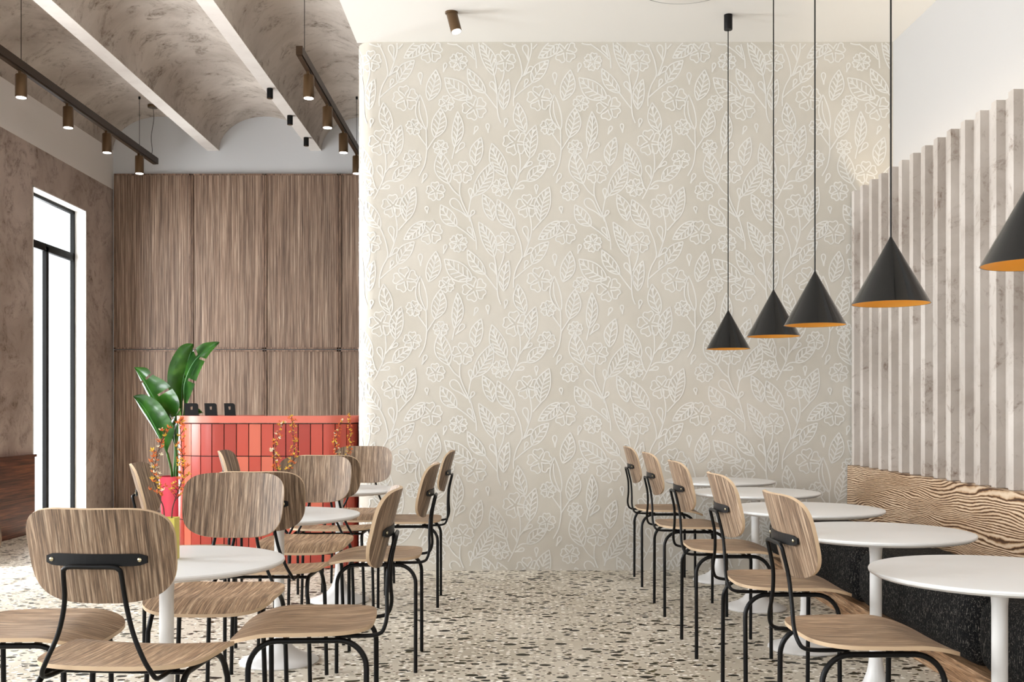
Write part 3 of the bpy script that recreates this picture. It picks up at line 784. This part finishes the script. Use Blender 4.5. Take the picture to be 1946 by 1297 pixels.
# ------------------------------------------------------------------ banana plant
PY = 8.85; PXc = -2.80
pot = thing('plant_pot', 'tall tapered pinkish red plant pot standing left of the red counter', 'pot', (PXc, PY, 0))
MB().lathe([(.088, 0), (.092, .01), (.128, .60), (.134, .645), (.127, .645), (.120, .60), (.118, .57), (0, .57)], n=48, caps=True).build('pot_body', M['pot_red'], pot)
MB().lathe([(.117, .571), (.0, .58)], n=32, caps=False).build('soil', M['soil'], pot)
plant = thing('banana_plant', 'leafy green banana plant growing from the tall red pot beside the counter', 'plant', (PXc, PY, .585))
def P3(px_, py_, dy=0.0):
    Y = PY+dy; return Vector(((px_-965)*Y/2000-PXc, dy, 1.2+(780-py_)*Y/2000-.585))
def banana_leaf(mid, upper, lower, up_d, low_d, cuts=(), base=None):
    """mid / upper / lower : rib and the two blade edges from base to tip; depth offsets bend each blade"""
    n = 28
    def samp(pts):
        sp = smooth_path(pts, 10); L0 = [0]
        for i in range(len(sp)-1): L0.append(L0[-1]+(sp[i+1]-sp[i]).length)
        out = []
        for k in range(n+1):
            s = L0[-1]*k/n; j = 0
            while j < len(L0)-2 and L0[j+1] < s: j += 1
            t = (s-L0[j])/(L0[j+1]-L0[j]+1e-9); out.append(sp[j].lerp(sp[j+1], t))
        return out
    m_ = samp(mid); root = None
    mb = MB()
    for edge in (upper, lower):
        if edge is None: continue
        e = samp(edge); m = 8; vs = []
        for k in range(n+1):
            for q in range(m+1):
                t = q/m; p = m_[k].lerp(e[k], t); bow = math.sin(PI*t)*.012+.0012*math.sin(k*1.9+q*.3)*t
                vs.append(p+Vector((0, -bow, 0)))
        fs = []
        for k in range(n):
            if k in cuts: 
                # torn blade: leave the outer part of this strip open
                for q in range(2): fs.append((k*(m+1)+q, k*(m+1)+q+1, (k+1)*(m+1)+q+1, (k+1)*(m+1)+q))
                continue
            for q in range(m): fs.append((k*(m+1)+q, k*(m+1)+q+1, (k+1)*(m+1)+q+1, (k+1)*(m+1)+q))
        nv = len(vs); vs2 = [v_+Vector((0, .0015, 0)) for v_ in vs]
        mb.add(vs+vs2, fs+[tuple(nv+i for i in reversed(f)) for f in fs], 0, True)
    lf = mb.build('leaf', M['leaf'], plant)
    MB().tube([p+Vector((0, .002, 0)) for p in m_], [.0075*(1-.8*k/n)+.001 for k in range(n+1)], 8).build('midrib', M['stem_green'], lf)
    if base is not None:
        MB().tube(smooth_path(base, 6), .010, 8).build('stalk', M['stem_green'], plant)
# upper left pale leaf
banana_leaf([P3(322, 795), P3(298, 765, -.02), P3(277, 729, -.04), P3(256, 699, -.05)],
            [P3(333, 792, -.10), P3(341, 772, -.12), P3(336, 752, -.12), P3(316, 727, -.10), P3(290, 712, -.08), P3(279, 700, -.06), P3(256, 698, -.05)],
            [P3(322, 795), P3(292, 768, .03), P3(270, 730, .03), P3(256, 699, -.05)], 0, 0, cuts=(11, 20),
            base=[P3(330, 906), P3(333, 860), P3(330, 820), P3(322, 795)])
# lower left leaf
banana_leaf([P3(318, 862, -.12), P3(295, 812, -.13), P3(274, 775, -.14), P3(254, 754, -.15)],
            [P3(321, 850, -.16), P3(331, 818, -.20), P3(318, 788, -.20), P3(298, 762, -.18), P3(272, 750, -.16), P3(254, 753, -.15)],
            [P3(318, 862, -.12), P3(289, 812, -.07), P3(266, 776, -.08), P3(254, 754, -.15)], 0, 0,
            base=[P3(327, 906, -.04), P3(325, 890, -.08), P3(318, 862, -.12)])
# dark upright leaf
banana_leaf([P3(345, 775, .05), P3(346, 735, .06), P3(356, 690, .07), P3(368, 655, .08)],
            [P3(342, 778, .0), P3(322, 745, .0), P3(318, 715, .0), P3(325, 685, .02), P3(341, 660, .05), P3(355, 653, .07), P3(367, 654, .08)],
            [P3(345, 775, .05), P3(352, 740, .13), P3(360, 695, .13), P3(368, 655, .08)], 0, 0,
            base=[P3(334, 906, .03), P3(340, 850, .04), P3(345, 775, .05)])
# right leaf
banana_leaf([P3(352, 768, -.03), P3(351, 730, -.02), P3(372, 684, .0), P3(417, 651, .03)],
            [P3(350, 768, .04), P3(348, 730, .08), P3(356, 682, .10), P3(380, 656, .10), P3(402, 650, .06), P3(416, 650, .03)],
            [P3(354, 771, -.09), P3(366, 742, -.13), P3(380, 706, -.13), P3(396, 676, -.08), P3(417, 652, .03)], 0, 0, cuts=(9, 18),
            base=[P3(336, 906, -.02), P3(343, 850, -.03), P3(352, 768, -.03)])
# short leaf low beside the counter
banana_leaf([P3(334, 850, -.1), P3(328, 822, -.12), P3(336, 800, -.13), P3(343, 778, -.13)],
            [P3(334, 850, -.1), P3(342, 822, -.2), P3(345, 800, -.2), P3(343, 778, -.13)],
            [P3(334, 850, -.1), P3(322, 822, -.05), P3(326, 800, -.05), P3(343, 778, -.13)], 0, 0, base=[P3(336, 906, -.03), P3(336, 880, -.07), P3(334, 850, -.1)])
# small leaf reaching out over the counter
banana_leaf([P3(362, 800, .1), P3(372, 783, .05), P3(386, 785, 0)], [P3(362, 800, .1), P3(374, 777, .05), P3(386, 785, 0)], [P3(362, 800, .1), P3(374, 789, .05), P3(386, 785, 0)], 0, 0,
            base=[P3(337, 906, .05), P3(345, 840, .12), P3(362, 800, .1)])

# ------------------------------------------------------------------ track lights
def track(x, y0, y1, heads, wires, cord, lab):
    zt = 4.11
    root = thing('track_light', lab, 'track light', (x, (y0+y1)/2, zt), 0, 'bronze track lights under the vaults')
    ox, oy, oz = x, (y0+y1)/2, zt
    MB().box(-.026, .026, y0-oy, y1-oy, -.070, 0).box(-.018, .018, y0-oy+.01, y1-oy-.05, -.084, -.070).build('rail', M['bronze_rail'], root)
    for y in heads:
        h = MB().lathe([(.046, -.30), (.047, -.295), (.047, -.115), (.044, -.11)], (0, y-oy, 0), 32).box(-.012, .012, y-oy-.03, y-oy+.03, -.12, -.084).build('spotlight_head', M['brass_dark'], root)
        MB().lathe([(.040, -.303), (.040, -.299)], (0, y-oy, 0), 24).build('lens', M['lens'], h)
    for y in wires:
        MB().tube([(0, y-oy, 0), (0, y-oy, 4.655-oz)], .0028, 6).build('suspension_wire', M['black_metal'], root)
        MB().lathe([(.012, 4.63-oz), (.012, 4.657-oz)], (0, y-oy, 0), 12).build('wire_cap', M['black_metal'], root)
    if cord:
        cx, cy = cord; zc = 4.655-oz
        MB().lathe([(.055, zc-.028), (.058, zc-.024), (.058, zc)], (cx-ox, cy-oy, 0), 24).build('ceiling_canopy', M['brass_dark'], root)
        MB().tube(smooth_path([(cx-ox, cy-oy, zc-.02), (cx-ox+.012, cy-oy, zc-.15), (cx-ox-.025, cy-oy+.02, zc-.35), (cx-ox-.02, cy-oy+.04, zc-.50), (0, cy-oy+.06, -.01)], 6), .003, 6).build('power_cord', M['black_metal'], root)
hd = [8.78, 9.72, 10.66, 11.60]
track(-4.06, 8.36, 12.15, hd, [8.78, 11.60], (-4.02, 11.92), 'bronze track light with four cylinder spots hung below the leftmost vault')
track(-1.665, 8.40, 12.15, [8.80]+hd[1:], [8.62, 11.60], None, 'bronze track light with cylinder spots hung beside the patterned wall corner')
for y, lab in ((10.0, 'nearest of three small black cylinder downlights on the ceiling beam'), (10.92, 'middle of three small black cylinder downlights on the ceiling beam'), (11.80, 'farthest of three small black cylinder downlights on the ceiling beam')):
    r_ = thing('downlight', lab, 'downlight', (-2.26, y, 4.258), 0, 'small black downlights under the beam')
    MB().lathe([(.028, -.095), (.029, -.092), (.029, 0)], n=24).build('housing', M['black_metal'], r_)
    MB().lathe([(.023, -.097), (.023, -.094)], n=20).build('lens', M['brass_dark'], r_)
# tilted brass spot on the white ceiling
sp = thing('ceiling_spotlight', 'single tilted brass cylinder spotlight on the white ceiling', 'spotlight', (-.39, 7.28, ZC))
MB().lathe([(.042, -.012), (.044, -.010), (.044, 0)], n=32).build('mounting_plate', M['brass_dark'], sp)
rm = Matrix.Rotation(math.radians(-14), 4, 'Y') @ Matrix.Rotation(math.radians(-10), 4, 'X')
MB().lathe([(.037, -.150), (.038, -.147), (.038, -.012), (.034, -.004)], n=32, mat=rm).build('lamp_head', M['brass_dark'], sp)
MB().lathe([(.032, -.1525), (.032, -.149)], n=24, mat=rm).build('lens', M['lens'], sp)
# flush round ceiling lamp
cl = thing('ceiling_lamp', 'round flush white ceiling lamp with a thin dark rim at the top edge', 'ceiling lamp', (1.15, 6.78, ZC))
MB().lathe([(.318, -.014), (.325, -.012), (.325, 0)], n=72).build('rim', M['black_metal'], cl)
MB().lathe([(.0, -.020), (.30, -.018), (.314, -.0145)], n=72, caps=False).build('diffuser', M['white_paint'], cl)

# ------------------------------------------------------------------ cone pendants
def make_pendant(drop):
    root = thing('pendant_lamp', '', 'pendant lamp')
    MB().lathe([(.028, -.105), (.029, -.102), (.029, 0)], n=28).build('ceiling_canopy', M['black_metal'], root)
    MB().tube([(0, 0, -.10), (0, 0, -drop+.25)], .0035, 8).build('cord', M['black_metal'], root)
    s_ = MB().lathe([(.005, -drop+.268), (.007, -drop+.262), (.150, -drop+.003), (.152, -drop), (.150, -drop)], n=64, caps=True)
    s_.f.pop(); s_.m.pop(); s_.sm.pop()
    sh = s_.build('shade', M['shade_black'], root)
    MB().lathe([(.149, -drop+.0005), (.1475, -drop+.003), (.006, -drop+.255)], n=64, caps=False).build('shade_lining', M['shade_gold'], sh)
    MB().lathe([(.001, -drop+.085), (.018, -drop+.092), (.026, -drop+.112), (.020, -drop+.135), (.013, -drop+.155), (.013, -drop+.20), (.001, -drop+.20)], n=20, caps=False).build('bulb', M['bulb'], root)
    return root
p0 = make_pendant(ZC-1.626)
pl = [('farthest black cone pendant lamp, smallest of the row, by the patterned wall', 7.33, 1.535), ('second farthest black cone pendant lamp, partly behind its larger neighbour', 6.08, 1.535), ('middle black cone pendant lamp of the row of five', 5.27, 1.538),
      ('large black cone pendant lamp in front of the ribbed panel', 4.22, 1.536), ('nearest black cone pendant lamp, cut by the right frame edge', 3.08, 1.545)]
for i, (lab, y, x) in enumerate(pl):
    p = p0 if i == 0 else copy_tree(p0)
    p.location = (x, y, ZC); p.rotation_euler = (0, 0, i*.7); p['label'] = lab; p['group'] = 'black cone pendant lamps over the right tables'
    l = bpy.data.lights.new('bulb_glow', 'POINT'); l.energy = .5; l.color = (1, .82, .6); l.shadow_soft_size = .02
    o = bpy.data.objects.new('bulb_glow', l); COL.objects.link(o); o.location = (x, y, 1.70)
# light given by the track and ceiling spots
def spot(loc, target, watts, angle, blend=.8):
    l = bpy.data.lights.new('spot_beam', 'SPOT'); l.energy = watts; l.spot_size = math.radians(angle); l.spot_blend = blend; l.color = (1, .93, .82); l.shadow_soft_size = .03
    o = bpy.data.objects.new('spot_beam', l); COL.objects.link(o); o.location = loc
    o.rotation_euler = (Vector(target)-Vector(loc)).to_track_quat('-Z', 'Y').to_euler()
for y in hd:
    spot((-4.06, y, 3.80), (-4.06, y+.01, 0), 14, 80); spot((-1.665, y, 3.80), (-1.72, y+.06, 0), 40, 95)
